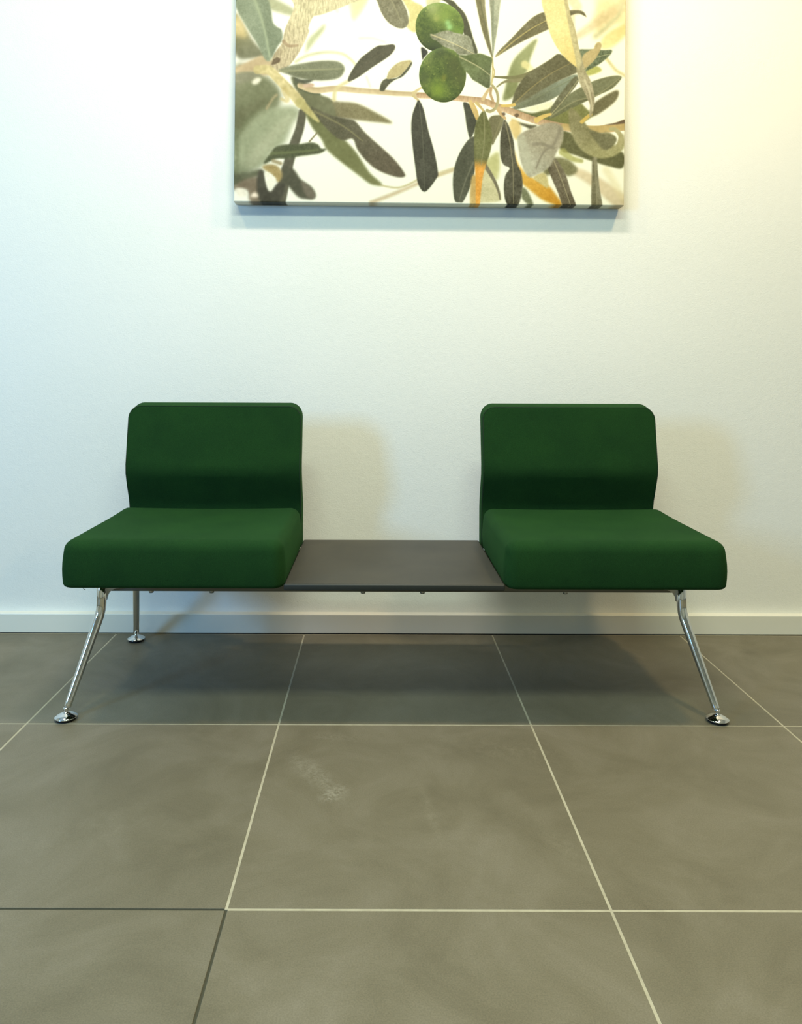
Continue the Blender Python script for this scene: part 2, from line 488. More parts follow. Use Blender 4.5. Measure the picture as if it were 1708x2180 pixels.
def blur1(a, r, axis):
    if r < 1: return a
    k = np.exp(-0.5 * (np.arange(-3 * r, 3 * r + 1) / r) ** 2); k /= k.sum()
    return np.apply_along_axis(lambda m: np.convolve(m, k, 'same'), axis, a)
def gblur(a, s):
    """three box passes per axis approximate a gaussian"""
    r = int(round(s * 0.9))
    if s < 0.5: return a
    r = max(r, 1)
    for ax in (0, 1):
        for _ in range(3):
            pad = [(0, 0), (0, 0)]; pad[ax] = (r + 1, r)
            c = np.cumsum(np.pad(a, pad, mode='edge'), axis=ax, dtype=np.float64)
            a = ((c[2 * r + 1:, :] - c[:-2 * r - 1, :]) if ax == 0 else (c[:, 2 * r + 1:] - c[:, :-2 * r - 1])) / (2 * r + 1)
    return a.astype(np.float32)
def smooth_noise(s, seed):
    r = np.random.RandomState(seed).rand(IH, IW).astype(np.float32)
    a = gblur(r, s); return (a - a.mean()) / (a.std() + 1e-6)
NF, NM, NL = smooth_noise(1, 1), smooth_noise(3, 2), smooth_noise(22, 5)
def aniso(seed, ry, rx_):
    r = np.random.RandomState(seed).rand(IH, IW).astype(np.float32)
    for ax, q in ((0, ry), (1, rx_)):
        for _ in range(2):
            pad = [(0, 0), (0, 0)]; pad[ax] = (q + 1, q)
            c = np.cumsum(np.pad(r, pad, mode='edge'), axis=ax)
            r = ((c[2 * q + 1:, :] - c[:-2 * q - 1, :]) if ax == 0 else (c[:, 2 * q + 1:] - c[:, :-2 * q - 1])) / (2 * q + 1)
    return (r - r.mean()) / r.std()
BARK = aniso(9, 5, 1)

def A(p): return (480 + p[0] / 3.882, p[1] / 3.882)
def B(p): return (900 + p[0] / 3.713, p[1] / 3.713)
def C_(p): return (480 + p[0] / 7.764, 180 + p[1] / 7.764)
def E(p): return (1080 + p[0] / 6.569, p[1] / 6.569)
def Q(p): return (860 + p[0] / 7.764, p[1] / 7.764)
def P(p): return p

def px_(pts, T_): return [((T_(p)[0] - IX0) * SC, (T_(p)[1] - IY0) * SC) for p in pts]
def catmull(pts, closed, n=6):
    m = len(pts); out = []
    rng = range(m) if closed else range(m - 1)
    for i in rng:
        if closed: p0, p1, p2, p3 = pts[i - 1], pts[i], pts[(i + 1) % m], pts[(i + 2) % m]
        else: p0, p1, p2, p3 = pts[max(i - 1, 0)], pts[i], pts[i + 1], pts[min(i + 2, m - 1)]
        for k in range(n):
            t = k / n
            out.append(tuple(0.5 * (2 * b_ + (c_ - a_) * t + (2 * a_ - 5 * b_ + 4 * c_ - d_) * t * t + (3 * b_ - a_ - 3 * c_ + d_) * t ** 3)
                             for a_, b_, c_, d_ in zip(p0, p1, p2, p3)))
    if not closed: out.append(pts[-1])
    return out
def window(pts, pad):
    xs = [p[0] for p in pts]; ys = [p[1] for p in pts]
    x0, x1 = int(max(0, min(xs) - pad)), int(min(IW, max(xs) + pad + 1))
    y0, y1 = int(max(0, min(ys) - pad)), int(min(IH, max(ys) + pad + 1))
    return x0, x1, y0, y1
def comp(sl, alpha, col):
    img[sl] = img[sl] * (1 - alpha[..., None]) + col * alpha[..., None]
def seg_dist(X, Yy, pts):
    best = np.full(X.shape, 1e9, np.float32); tt_ = np.zeros_like(best); side = np.zeros_like(best)
    n = len(pts) - 1
    for i in range(n):
        ax, ay = pts[i]; bx, by = pts[i + 1]
        dx, dy = bx - ax, by - ay; L = dx * dx + dy * dy + 1e-6
        t = np.clip(((X - ax) * dx + (Yy - ay) * dy) / L, 0, 1)
        d = np.hypot(X - ax - t * dx, Yy - ay - t * dy)
        m = d < best
        best[m] = d[m]; tt_[m] = (i + t[m]) / n
        side[m] = np.sign((X - ax) * dy - (Yy - ay) * dx)[m]
    return best, tt_, side
def poly(T_, pts, col, blur=1.0, rib=None, ribcol=None, ribw=1.6, col2=None, grad=None, half=0, tex=3, bark=0, op=1.0, smooth=True, edge=0):
    q = px_(pts, T_)
    if smooth: q = catmull(q, True)
    s = blur * SC
    x0, x1, y0, y1 = window(q, s * 3 + 3)
    if x1 <= x0 or y1 <= y0: return
    w = x1 - x0; h = y1 - y0
    ss = 2
    acc = np.zeros((h, w), np.float32)
    for oy in (0.25, 0.75):
        for ox in (0.25, 0.75):
            X = xx[y0:y1, x0:x1] + ox; Yy = yy[y0:y1, x0:x1] + oy
            ins = np.zeros((h, w), bool)
            for i in range(len(q)):
                ax, ay = q[i - 1]; bx, by = q[i]
                if ay == by: continue
                c = (ay > Yy) != (by > Yy)
                ins ^= c & (X < (bx - ax) * (Yy - ay) / (by - ay) + ax)
            acc += ins
    a = gblur(acc / 4, s * 0.8) * op
    sl = (slice(y0, y1), slice(x0, x1))
    c = np.ones((h, w, 3), np.float32) * np.array(col, np.float32)
    if col2 is not None:
        (gx0, gy0), (gx1, gy1) = px_(grad, T_)
        dx, dy = gx1 - gx0, gy1 - gy0
        t = np.clip(((xx[sl] - gx0) * dx + (yy[sl] - gy0) * dy) / (dx * dx + dy * dy), 0, 1)
        t = t * t * (3 - 2 * t)
        c = c * (1 - t[..., None]) + np.array(col2, np.float32) * t[..., None]
    c += (NM[sl] * tex * 0.8 + NF[sl] * tex * (1.0 if blur < 2.5 else 0.2) + NL[sl] * tex * 1.2)[..., None]
    if bark: c += (np.clip(BARK[sl], -1.6, 1.2) * bark)[..., None] * np.array([1, 1, .9])
    if edge:
        inner = gblur(acc / 4, 5 * SC); c += ((0.75 - inner).clip(0, 1) * edge)[..., None]
    if rib is not None:
        r = catmull(px_(rib, T_), False, 5)
        d, t, sd = seg_dist(xx[sl], yy[sl], r)
        if half: c += (sd * half)[..., None]
        rc = np.array(ribcol if ribcol is not None else [v + 50 for v in col], np.float32)
        ra = np.exp(-(d / (ribw * SC * (1.15 - 0.6 * t))) ** 2) * 0.75
        c = c * (1 - ra[..., None]) + rc * ra[..., None]
    comp(sl, a, c)
def stroke(T_, pts, w0, w1, col, blur=1.0, tex=3, op=1.0, shade=0, bark=0):
    q = catmull(px_(pts, T_), False, 6)
    k = {A: 3.882, B: 3.713, C_: 7.764, E: 6.569, Q: 7.764, P: 1.0}[T_]
    w0 = w0 / k * SC / 2; w1 = w1 / k * SC / 2; s = blur * SC
    x0, x1, y0, y1 = window(q, max(w0, w1) + 3 * s + 3)
    if x1 <= x0 or y1 <= y0: return
    sl = (slice(y0, y1), slice(x0, x1))
    d, t, sd = seg_dist(xx[sl], yy[sl], q)
    wl = w0 + (w1 - w0) * t
    a = np.clip((wl - d) / (s * 1.6 + 0.8) + 0.5, 0, 1); a = a * a * (3 - 2 * a) * op
    c = np.ones(d.shape + (3,), np.float32) * np.array(col, np.float32) + (NM[sl] * tex + NL[sl] * tex)[..., None]
    if shade: c += (sd * (d / np.maximum(wl, 1)) * shade)[..., None]
    if bark: c += (np.clip(BARK[sl], -1.5, 1.2) * bark)[..., None]
    comp(sl, a, c)

# ---- far, blurred background
poly(A, [(1000, -30), (1150, -30), (1140, 40), (1060, 160), (1030, 170), (1010, 90)], (210, 211, 160), 5, op=.8)
poly(A, [(300, -20), (420, 20), (540, 90), (530, 140), (430, 120), (330, 80)], (178, 182, 148), 4)
poly(A, [(640, 430), (660, 340), (740, 260), (800, 205), (790, 260), (720, 350), (640, 450)], (178, 184, 140), 4, op=.85)
poly(A, [(50, 130), (130, 240), (210, 360), (290, 440), (300, 480), (200, 500), (60, 470)], (150, 148, 112), 5, col2=(128, 130, 104), grad=[(60, 250), (140, 480)])
poly(A, [(40, 150), (100, 180), (150, 300), (130, 330), (40, 290)], (205, 190, 140), 6)
stroke(A, [(560, 520), (650, 470), (800, 440), (940, 450), (1020, 500), (1060, 545)], 26, 18, (205, 205, 165), 4, op=.8)
stroke(A, [(1090, 320), (1200, 320), (1300, 350)], 20, 10, (225, 232, 200), 5, op=.7)
stroke(A, [(1150, 640), (1180, 720)], 12, 12, (215, 205, 175), 4, op=.6)
stroke(A, [(900, 100), (890, 60)], 30, 30, (225, 222, 200), 4, op=.6)
stroke(A, [(1250, 1530), (1420, 1555), (1560, 1500), (1640, 1440)], 14, 16, (205, 196, 155), 3)
stroke(A, [(1200, 1680), (1400, 1600), (1560, 1530), (1700, 1470), (1900, 1400)], 34, 22, (208, 190, 155), 5, op=.85)
stroke(B, [(0, 1420), (110, 1380), (250, 1330)], 40, 24, (205, 192, 150), 4, op=.8)
stroke(E, [(900, -20), (960, 60), (950, 120)], 150, 120, (215, 205, 165), 6, op=.75)
poly(E, [(1240, -40), (1700, -40), (1700, 280), (1500, 330), (1380, 420), (1240, 520), (1190, 500), (1220, 380), (1200, 240), (1240, 60)], (232, 218, 165), 7, op=.9)
stroke(E, [(960, 490), (1080, 410), (1230, 300), (1500, 120), (1650, 20)], 90, 170, (210, 192, 148), 8, op=.65)
stroke(E, [(1230, 480), (1400, 330), (1560, 170), (1600, 20)], 60, 50, (185, 188, 148), 7, op=.6)
stroke(E, [(900, 150), (920, 450), (950, 600)], 60, 40, (225, 215, 172), 4, op=.8)
poly(E, [(1680, 290), (1680, 430), (1560, 560), (1440, 650), (1340, 665), (1300, 620), (1330, 500), (1480, 380)], (226, 212, 146), 3.5, col2=(238, 226, 165), grad=[(1650, 300), (1340, 660)])
stroke(E, [(1370, 770), (1440, 860), (1530, 960), (1650, 1030)], 45, 45, (205, 195, 140), 4, op=.8)
stroke(B, [(1210, 1340), (1330, 1400), (1450, 1480), (1600, 1600)], 60, 130, (216, 198, 160), 7, op=.8)
stroke(B, [(1460, 1330), (1600, 1560)], 60, 60, (228, 216, 170), 8, op=.5)

# ---- large out-of-focus foliage at the left
poly(A, [(50, 600), (200, 600), (330, 650), (420, 740), (440, 840), (380, 980), (250, 1180), (50, 1500)], (124, 129, 98), 7, col2=(142, 146, 116), grad=[(250, 780), (120, 640)])
poly(A, [(40, 640), (160, 600), (260, 620), (250, 660), (120, 700), (40, 720)], (146, 146, 122), 5)
poly(A, [(195, 690), (240, 655), (275, 670), (240, 710), (205, 712)], (240, 238, 218), 2.5)
poly(C_, [(40, 700), (180, 560), (400, 470), (640, 300), (760, 150), (780, 300), (600, 420), (430, 620), (160, 1000), (40, 1100)], (110, 116, 84), 9)
poly(C_, [(90, 520), (240, 420), (420, 330), (620, 240), (700, 260), (560, 420), (330, 560), (90, 900)], (106, 108, 78), 7, op=.8)
poly(C_, [(60, 1750), (60, 1050), (180, 900), (420, 600), (700, 420), (1050, 380), (1180, 430), (1180, 560), (1080, 650), (960, 980), (760, 1130), (640, 1340), (420, 1470), (200, 1640)], (158, 166, 136), 7,
     col2=(120, 126, 100), grad=[(300, 1150), (90, 1720)], tex=3)
poly(C_, [(300, 1300), (500, 1000), (800, 700), (1080, 480), (1100, 600), (880, 860), (640, 1180), (440, 1390)], (178, 182, 154), 9, op=.8)
stroke(C_, [(130, 800), (150, 1100), (140, 1500)], 90, 100, (112, 120, 90), 7, op=.75)
stroke(C_, [(640, 420), (740, 260), (800, 200)], 40, 40, (172, 160, 124), 4, op=.8)
# dark shapes at the lower left corner
stroke(C_, [(1240, 480), (1190, 760), (1100, 1020), (1020, 1300), (960, 1560), (880, 1950)], 130, 190, (98, 96, 78), 3.2)
poly(C_, [(600, 1340), (700, 1180), (800, 1060), (960, 1020), (1200, 1010), (1380, 980), (1500, 1010), (1560, 1080), (1650, 1080), (1560, 1150), (1420, 1180), (1200, 1210), (1000, 1250), (800, 1260)], (84, 90, 62), 1.8,
     rib=[(700, 1170), (1100, 1140), (1500, 1100)], ribcol=(112, 120, 80), ribw=4)
poly(C_, [(60, 1700), (60, 1530), (300, 1490), (520, 1440), (600, 1500), (420, 1600), (240, 1680)], (100, 104, 80), 4)
poly(C_, [(100, 1760), (250, 1620), (480, 1560), (560, 1640), (560, 1960), (380, 1960), (330, 1780)], (128, 116, 96), 3.5)
poly(C_, [(520, 1460), (610, 1480), (660, 1720), (720, 1800), (800, 1700), (900, 1620), (960, 1700), (860, 1980), (560, 1980), (490, 1700)], (76, 74, 60), 2.6)
poly(C_, [(920, 1380), (1090, 1420), (1230, 1600), (1400, 1720), (1470, 1840), (1440, 1910), (1340, 1920), (1180, 1880), (1000, 1690), (900, 1640)], (84, 84, 66), 2.6)
poly(C_, [(1230, 1620), (1380, 1710), (1470, 1840), (1440, 1910), (1330, 1880), (1260, 1740)], (122, 114, 98), 2.6, op=.8)
poly(C_, [(580, 1390), (700, 1350), (820, 1370), (900, 1460), (910, 1560), (860, 1640), (800, 1610), (740, 1520), (660, 1470)], (168, 150, 100), 2.4)
stroke(C_, [(760, 1290), (880, 1330)], 60, 60, (150, 138, 100), 4, op=.8)
poly(C_, [(612, 1490), (700, 1500), (810, 1590), (780, 1700), (710, 1790), (660, 1700)], (240, 240, 224), 2)
poly(C_, [(140, 1760), (230, 1750), (310, 1790), (330, 1860), (250, 1890), (180, 1880)], (238, 234, 218), 2.5)
poly(C_, [(400, 1850), (470, 1810), (520, 1890), (400, 1895)], (238, 226, 208), 3)
# stems and blurred leaf fans right of the joint
poly(A, [(640, 780), (740, 800), (900, 845), (1060, 860), (1200, 920), (1370, 1018), (1250, 1015), (1080, 1000), (900, 980), (740, 960)], (128, 122, 90), 2.4, col2=(134, 128, 92), grad=[(800, 900), (1300, 1000)])
poly(A, [(520, 650), (640, 700), (760, 790), (860, 840), (900, 1000), (760, 1010), (640, 900)], (112, 114, 84), 3)
stroke(A, [(560, 690), (640, 760), (760, 790)], 40, 16, (98, 104, 78), 3)
poly(A, [(640, 930), (760, 980), (900, 1100), (1040, 1230), (1120, 1340), (1190, 1440), (1290, 1530), (1200, 1530), (1100, 1460), (950, 1350), (830, 1250), (780, 1160), (700, 1060)], (112, 116, 74), 2.6,
     col2=(124, 126, 82), grad=[(700, 1000), (1250, 1520)])
poly(A, [(680, 900), (850, 960), (1000, 990), (1060, 1010), (1150, 1110), (1300, 1240), (1400, 1335), (1475, 1435), (1472, 1465), (1400, 1465), (1250, 1410), (1150, 1330), (1080, 1240), (1040, 1155), (950, 1168), (840, 1090)], (92, 90, 68), 1.6,
     rib=[(720, 930), (960, 1050), (1120, 1170)], ribcol=(132, 128, 92), ribw=2.5, col2=(100, 92, 72), grad=[(900, 1050), (1400, 1400)])
stroke(A, [(680, 1180), (740, 1110)], 12, 10, (128, 120, 86), 2)
# pale branch
poly(A, [(50, 580), (150, 530), (290, 470), (360, 520), (420, 600), (300, 640), (240, 610), (120, 610), (50, 622)], (196, 178, 142), 2.6)
poly(A, [(500, -40), (530, 30), (540, 70), (510, 150), (465, 260), (440, 370), (370, 470), (350, 560), (420, 610), (500, 560), (570, 470), (625, 370), (668, 270), (662, 240), (700, 150), (770, 130), (880, 90), (1000, 40), (1130, -20), (1200, -120), (520, -120)],
     (208, 201, 164), .9, tex=3, bark=11, smooth=True, col2=(190, 178, 146), grad=[(700, 60), (430, 560)])
stroke(A, [(455, 355), (500, 390), (570, 385)], 30, 20, (165, 146, 115), 2, op=.8)
poly(A, [(355, 550), (370, 505), (405, 485), (432, 495), (428, 525), (390, 545)], (112, 98, 74), 1.2, smooth=False)
stroke(A, [(240, 590), (330, 590), (400, 650), (470, 720), (540, 790), (600, 860)], 70, 85, (208, 196, 146), 3.4, tex=6)
stroke(A, [(600, 860), (680, 940), (750, 1010)], 80, 22, (190, 182, 126), 3.6, tex=5)
stroke(A, [(470, 760), (490, 840), (440, 830)], 60, 20, (200, 184, 128), 4, op=.7)
# twig
stroke(A, [(600, 715), (720, 755), (900, 740), (1100, 755), (1270, 765), (1400, 775), (1540, 780), (1660, 788)], 54, 36, (202, 184, 146), 2.2, shade=-14)
stroke(A, [(640, 715), (700, 712)], 40, 26, (205, 180, 155), 3)
stroke(A, [(1540, 770), (1590, 735), (1620, 715)], 26, 10, (206, 190, 145), 1.4)
stroke(A, [(1540, 790), (1590, 835)], 26, 14, (206, 190, 145), 1.2)
stroke(A, [(880, 830), (900, 740), (1010, 670)], 34, 26, (215, 205, 155), 3.5, op=.8)
poly(A, [(540, 650), (620, 670), (720, 655), (660, 700), (580, 695)], (92, 96, 78), 2)
# leaves, left half
poly(A, [(50, -60), (55, 30), (66, 100), (150, 245), (240, 385), (300, 500), (345, 515), (400, 410), (445, 340), (438, 260), (400, 235), (365, 195), (350, 100), (320, -10), (300, -60)], (136, 148, 124), 1.6,
     rib=[(180, -60), (230, 60), (290, 240), (345, 500)], ribcol=(168, 180, 150), ribw=4.5, half=-5)
poly(A, [(415, 595), (500, 560), (640, 530), (780, 512), (900, 515), (955, 545), (966, 590), (930, 645), (860, 668), (740, 675), (600, 660), (490, 625)], (126, 130, 104), 1.6,
     rib=[(430, 600), (640, 590), (940, 575)], ribcol=(156, 158, 124), ribw=2.8, half=5)
poly(A, [(1000, 680), (1012, 620), (1090, 500), (1160, 440), (1240, 385), (1300, 378), (1372, 370), (1385, 405), (1335, 468), (1200, 560), (1080, 645)], (84, 83, 64), .9,
     rib=[(1015, 665), (1160, 520), (1370, 385)], ribcol=(92, 90, 70), ribw=2)
poly(A, [(1262, 752), (1270, 700), (1290, 668), (1325, 652), (1380, 652), (1425, 632), (1470, 580), (1520, 515), (1528, 530), (1500, 580), (1450, 635), (1390, 662), (1345, 695), (1315, 730), (1298, 755)], (84, 86, 64), .8)
poly(A, [(1322, 656), (1330, 610), (1355, 570), (1400, 530), (1450, 508), (1515, 500), (1518, 520), (1480, 575), (1425, 630), (1370, 650)], (190, 178, 132), .8, edge=-20)
poly(A, [(1420, -40), (1500, 110), (1480, 220), (1570, 262), (1630, 80), (1530, 10), (1470, -40)], (212, 204, 142), 1.4)
poly(A, [(1180, -60), (1230, 10), (1270, 110), (1330, 190), (1410, 234), (1470, 228), (1496, 180), (1480, 90), (1430, -10), (1400, -60)], (122, 120, 94), .9,
     rib=[(1300, -60), (1370, 40), (1440, 200)], ribcol=(150, 148, 116), ribw=2, tex=5)
poly(A, [(1588, 830), (1560, 880), (1535, 960), (1528, 1060), (1540, 1200), (1565, 1380), (1590, 1520), (1650, 1586), (1745, 1470), (1752, 1410), (1720, 1250), (1670, 1080), (1630, 910)], (72, 72, 58), .8,
     rib=[(1590, 850), (1620, 1100), (1645, 1570)], ribcol=(104, 106, 88), ribw=1.0, smooth=True)

# ---- right half: behind the twig
poly(Q, [(350, -40), (560, -40), (540, 60), (420, 70), (350, 110)], (210, 208, 165), 2)
poly(Q, [(550, -20), (760, 0), (860, 90), (980, 220), (1060, 420), (1120, 620), (1200, 850), (1130, 860), (1000, 640), (900, 380), (700, 60)], (80, 82, 58), .9, smooth=True)
poly(Q, [(262, 780), (370, 860), (300, 960), (285, 1000), (265, 900)], (62, 64, 56), 1)
poly(B, [(632, 790), (650, 680), (670, 580), (700, 490), (760, 410), (895, 295), (870, 390), (840, 470), (830, 540), (760, 640), (735, 740)], (150, 156, 110), 2.6, col2=(132, 138, 92), grad=[(860, 320), (680, 760)])
stroke(B, [(800, 500), (850, 540), (820, 580)], 60, 30, (232, 220, 160), 4, op=.7)
stroke(B, [(545, 600), (640, 605), (760, 600), (880, 560)], 10, 44, (122, 120, 82), 1)
stroke(B, [(580, 680), (640, 640), (720, 630), (830, 620)], 10, 36, (136, 132, 96), 1.6)
poly(B, [(1290, 540), (1340, 510), (1390, 515), (1415, 545), (1340, 578), (1290, 582)], (178, 180, 102), 1.8)
poly(B, [(1330, 900), (1355, 810), (1450, 740), (1530, 700), (1555, 715), (1530, 780), (1450, 850), (1370, 900)], (112, 108, 76), 2.2)
poly(B, [(620, 850), (720, 855), (820, 880), (900, 880), (1000, 830), (1200, 780), (1300, 850), (1345, 900), (1280, 950), (1180, 985), (1040, 960), (900, 930), (740, 900)], (98, 102, 62), 2,
     col2=(128, 130, 78), grad=[(800, 860), (1150, 930)])
poly(B, [(800, 858), (920, 818), (1030, 792), (1000, 850), (900, 872)], (240, 236, 202), 1.6)
poly(B, [(990, 900), (1080, 800), (1180, 720), (1300, 650), (1400, 610), (1500, 585), (1565, 585), (1570, 610), (1500, 685), (1400, 735), (1290, 790), (1150, 860), (1020, 925)], (112, 115, 84), 1.1,
     rib=[(1010, 910), (1200, 790), (1380, 735), (1560, 600)], ribcol=(150, 148, 112), ribw=1.6, half=4)
poly(B, [(700, 860), (800, 770), (900, 700), (1040, 640), (1190, 580), (1225, 600), (1120, 710), (1000, 785), (840, 835)], (118, 122, 98), 1.3, col2=(134, 144, 124), grad=[(850, 800), (1130, 620)], half=5, rib=[(720, 850), (900, 760), (1200, 600)], ribcol=(122, 128, 100), ribw=1.5)
poly(B, [(700, 830), (735, 700), (820, 580), (940, 500), (1010, 455), (1070, 415), (1140, 450), (1200, 500), (1240, 545), (1180, 580), (1080, 625), (960, 690), (830, 770), (730, 825)], (106, 104, 76), 1.0,
     rib=[(710, 820), (860, 680), (1010, 570), (1180, 480)], ribcol=(150, 138, 92), ribw=1.4, half=-4, tex=4)
poly(B, [(1210, 390), (1240, 378), (1330, 376), (1430, 382), (1495, 380), (1480, 420), (1400, 490), (1310, 540), (1270, 556), (1235, 480)], (100, 112, 84), 1.0, rib=[(1280, 545), (1350, 450), (1480, 410)], ribcol=(168, 172, 132), ribw=1.3, tex=6)
poly(B, [(1248, 495), (1270, 420), (1330, 378), (1350, 372), (1365, 335), (1390, 318), (1412, 340), (1395, 400), (1350, 470), (1300, 515), (1275, 530)], (188, 172, 124), .9, edge=-16)
poly(B, [(1010, 905), (1015, 850), (1060, 770), (1110, 700), (1170, 625), (1215, 590), (1232, 630), (1180, 710), (1110, 800), (1050, 870)], (104, 104, 78), 1.0, rib=[(1015, 895), (1120, 770), (1225, 620)], ribcol=(176, 172, 130), ribw=1.3, tex=5)
# under the twig
poly(B, [(520, 940), (600, 905), (640, 930), (620, 1010), (580, 1090), (545, 1135)], (122, 118, 86), 1.2, half=6, rib=[(620, 930), (550, 1120)], ribcol=(140, 136, 100))
poly(B, [(315, 808), (370, 825), (410, 880), (425, 940), (410, 1020), (372, 1092), (345, 1000), (330, 900)], (72, 74, 58), 1.0)
stroke(B, [(385, 820), (415, 880), (425, 930)], 34, 30, (206, 176, 108), 1.4)
poly(B, [(690, 940), (760, 960), (850, 980), (905, 985), (860, 1015), (800, 990), (720, 965)], (92, 90, 66), 1.6)
poly(B, [(480, 1300), (540, 1230), (600, 1200), (610, 1330), (580, 1420)], (196, 194, 138), 4)
poly(B, [(470, 1290), (520, 1330), (590, 1450), (625, 1560), (600, 1590), (470, 1600), (400, 1590), (400, 1420)], (206, 200, 158), 2.2)
stroke(B, [(490, 1300), (560, 1410), (600, 1500), (615, 1570)], 34, 10, (120, 114, 90), 2)
poly(B, [(1090, 1030), (1200, 1050), (1340, 1130), (1450, 1180), (1590, 1190), (1590, 1312), (1480, 1300), (1350, 1262), (1210, 1215), (1090, 1170)], (98, 98, 62), 1.5)
stroke(B, [(1110, 1190), (1180, 1240), (1260, 1260)], 60, 30, (166, 166, 96), 4, op=.8)
poly(B, [(1040, 1240), (1150, 1250), (1220, 1310), (1225, 1350), (1160, 1382), (1080, 1350), (980, 1380), (960, 1330)], (126, 124, 86), 2.4)
poly(B, [(700, 930), (760, 960), (780, 1030), (740, 1100), (700, 1040), (680, 980)], (222, 200, 140), 3)
poly(B, [(725, 1180), (760, 1290), (830, 1370), (920, 1420), (1000, 1460), (1060, 1530), (1110, 1600), (1080, 1615), (960, 1575), (860, 1500), (780, 1430), (740, 1330)], (226, 182, 84), 2.4,
     col2=(206, 152, 44), grad=[(760, 1300), (1080, 1600)])
poly(B, [(930, 1360), (980, 1370), (1000, 1450), (990, 1480), (930, 1440), (880, 1400)], (206, 194, 138), 2)
poly(B, [(790, 1480), (830, 1500), (880, 1600), (860, 1625), (790, 1560)], (122, 126, 94), 2)
poly(B, [(372, 1090), (420, 1090), (425, 1240), (395, 1420), (330, 1580), (295, 1600), (255, 1585), (240, 1480), (242, 1370), (265, 1270), (310, 1170)], (84, 86, 68), .9,
     rib=[(400, 1280), (340, 1420), (290, 1580)], ribcol=(122, 122, 100), ribw=2.2)
poly(B, [(385, 1410), (425, 1400), (430, 1620), (380, 1620)], (196, 168, 104), 1.4)
poly(B, [(478, 868), (505, 920), (535, 1000), (548, 1090), (535, 1190), (505, 1290), (480, 1380), (465, 1500), (452, 1625), (425, 1625), (418, 1400), (405, 1200), (405, 1050), (425, 950)], (110, 112, 68), .8,
     col2=(224, 162, 68), grad=[(460, 1240), (450, 1340)], rib=[(478, 880), (485, 1100), (460, 1300)], ribcol=(146, 144, 104), ribw=1.6, tex=4)
poly(B, [(645, 940), (680, 990), (705, 1060), (722, 1130), (732, 1220), (750, 1290), (782, 1360), (795, 1450), (780, 1560), (760, 1610), (700, 1622), (662, 1590), (645, 1490), (655, 1385), (690, 1325), (640, 1295), (614, 1220), (613, 1080), (625, 1000)], (84, 82, 64), .8,
     rib=[(650, 960), (690, 1130), (715, 1330), (722, 1600)], ribcol=(150, 144, 112), ribw=1.4, tex=5)
poly(B, [(990, 1310), (1010, 1270), (1045, 1240), (1085, 1280), (1140, 1380), (1175, 1490), (1225, 1640), (1130, 1640), (1080, 1520), (1030, 1410)], (112, 104, 82), .9, rib=[(1040, 1260), (1100, 1400), (1180, 1620)], ribcol=(170, 162, 128), ribw=1.5, tex=5)
poly(B, [(1350, 1228), (1383, 1228), (1395, 1360), (1410, 1480), (1430, 1640), (1350, 1640), (1345, 1400)], (136, 132, 104), 1, half=8, rib=[(1365, 1240), (1390, 1640)], ribcol=(150, 146, 116), tex=4)
# twig, right part
stroke(B, [(-40, 755), (120, 758), (290, 775), (400, 785), (480, 795), (560, 825), (660, 860), (780, 905), (900, 945), (1020, 975), (1160, 1000), (1290, 1010), (1400, 1010), (1600, 985)], 44, 62, (192, 164, 128), .9, shade=-18, bark=6)
stroke(B, [(1120, 990), (1290, 1004), (1420, 1006), (1600, 982)], 50, 60, (196, 176, 112), 1.2, op=.7)
poly(B, [(1440, 975), (1530, 955), (1600, 930), (1600, 960)], (110, 92, 70), 1)
stroke(B, [(370, 800), (395, 860), (420, 910)], 30, 34, (208, 182, 122), 1)
stroke(B, [(420, 810), (450, 840), (475, 870)], 26, 16, (200, 180, 125), 1)
stroke(B, [(590, 850), (620, 900), (650, 930)], 34, 20, (200, 172, 124), 1)
poly(B, [(725, 900), (745, 888), (760, 902), (748, 922), (730, 918)], (104, 86, 62), .7)
poly(B, [(620, 892), (640, 882), (652, 895), (640, 910)], (104, 86, 66), .8)
stroke(B, [(900, 940), (950, 912), (1010, 892)], 44, 20, (212, 186, 112), .9)
stroke(B, [(620, 830), (680, 828), (720, 820)], 20, 26, (210, 182, 104), .9)
poly(B, [(660, 905), (690, 915), (695, 950), (665, 955)], (236, 236, 220), 1.2)
stroke(B, [(470, 780), (500, 725), (525, 690)], 30, 18, (206, 184, 140), 1.2)
stroke(B, [(535, 690), (530, 740), (550, 790)], 22, 20, (186, 160, 120), 1)
stroke(B, [(540, 440), (545, 520), (545, 590), (535, 660)], 14, 16, (206, 194, 140), .9)
stroke(B, [(545, 520), (560, 560), (552, 610)], 8, 8, (186, 170, 110), .8)
stroke(B, [(545, 670), (580, 720), (590, 790), (570, 850), (530, 875), (505, 868)], 20, 26, (172, 164, 122), .8, shade=10)
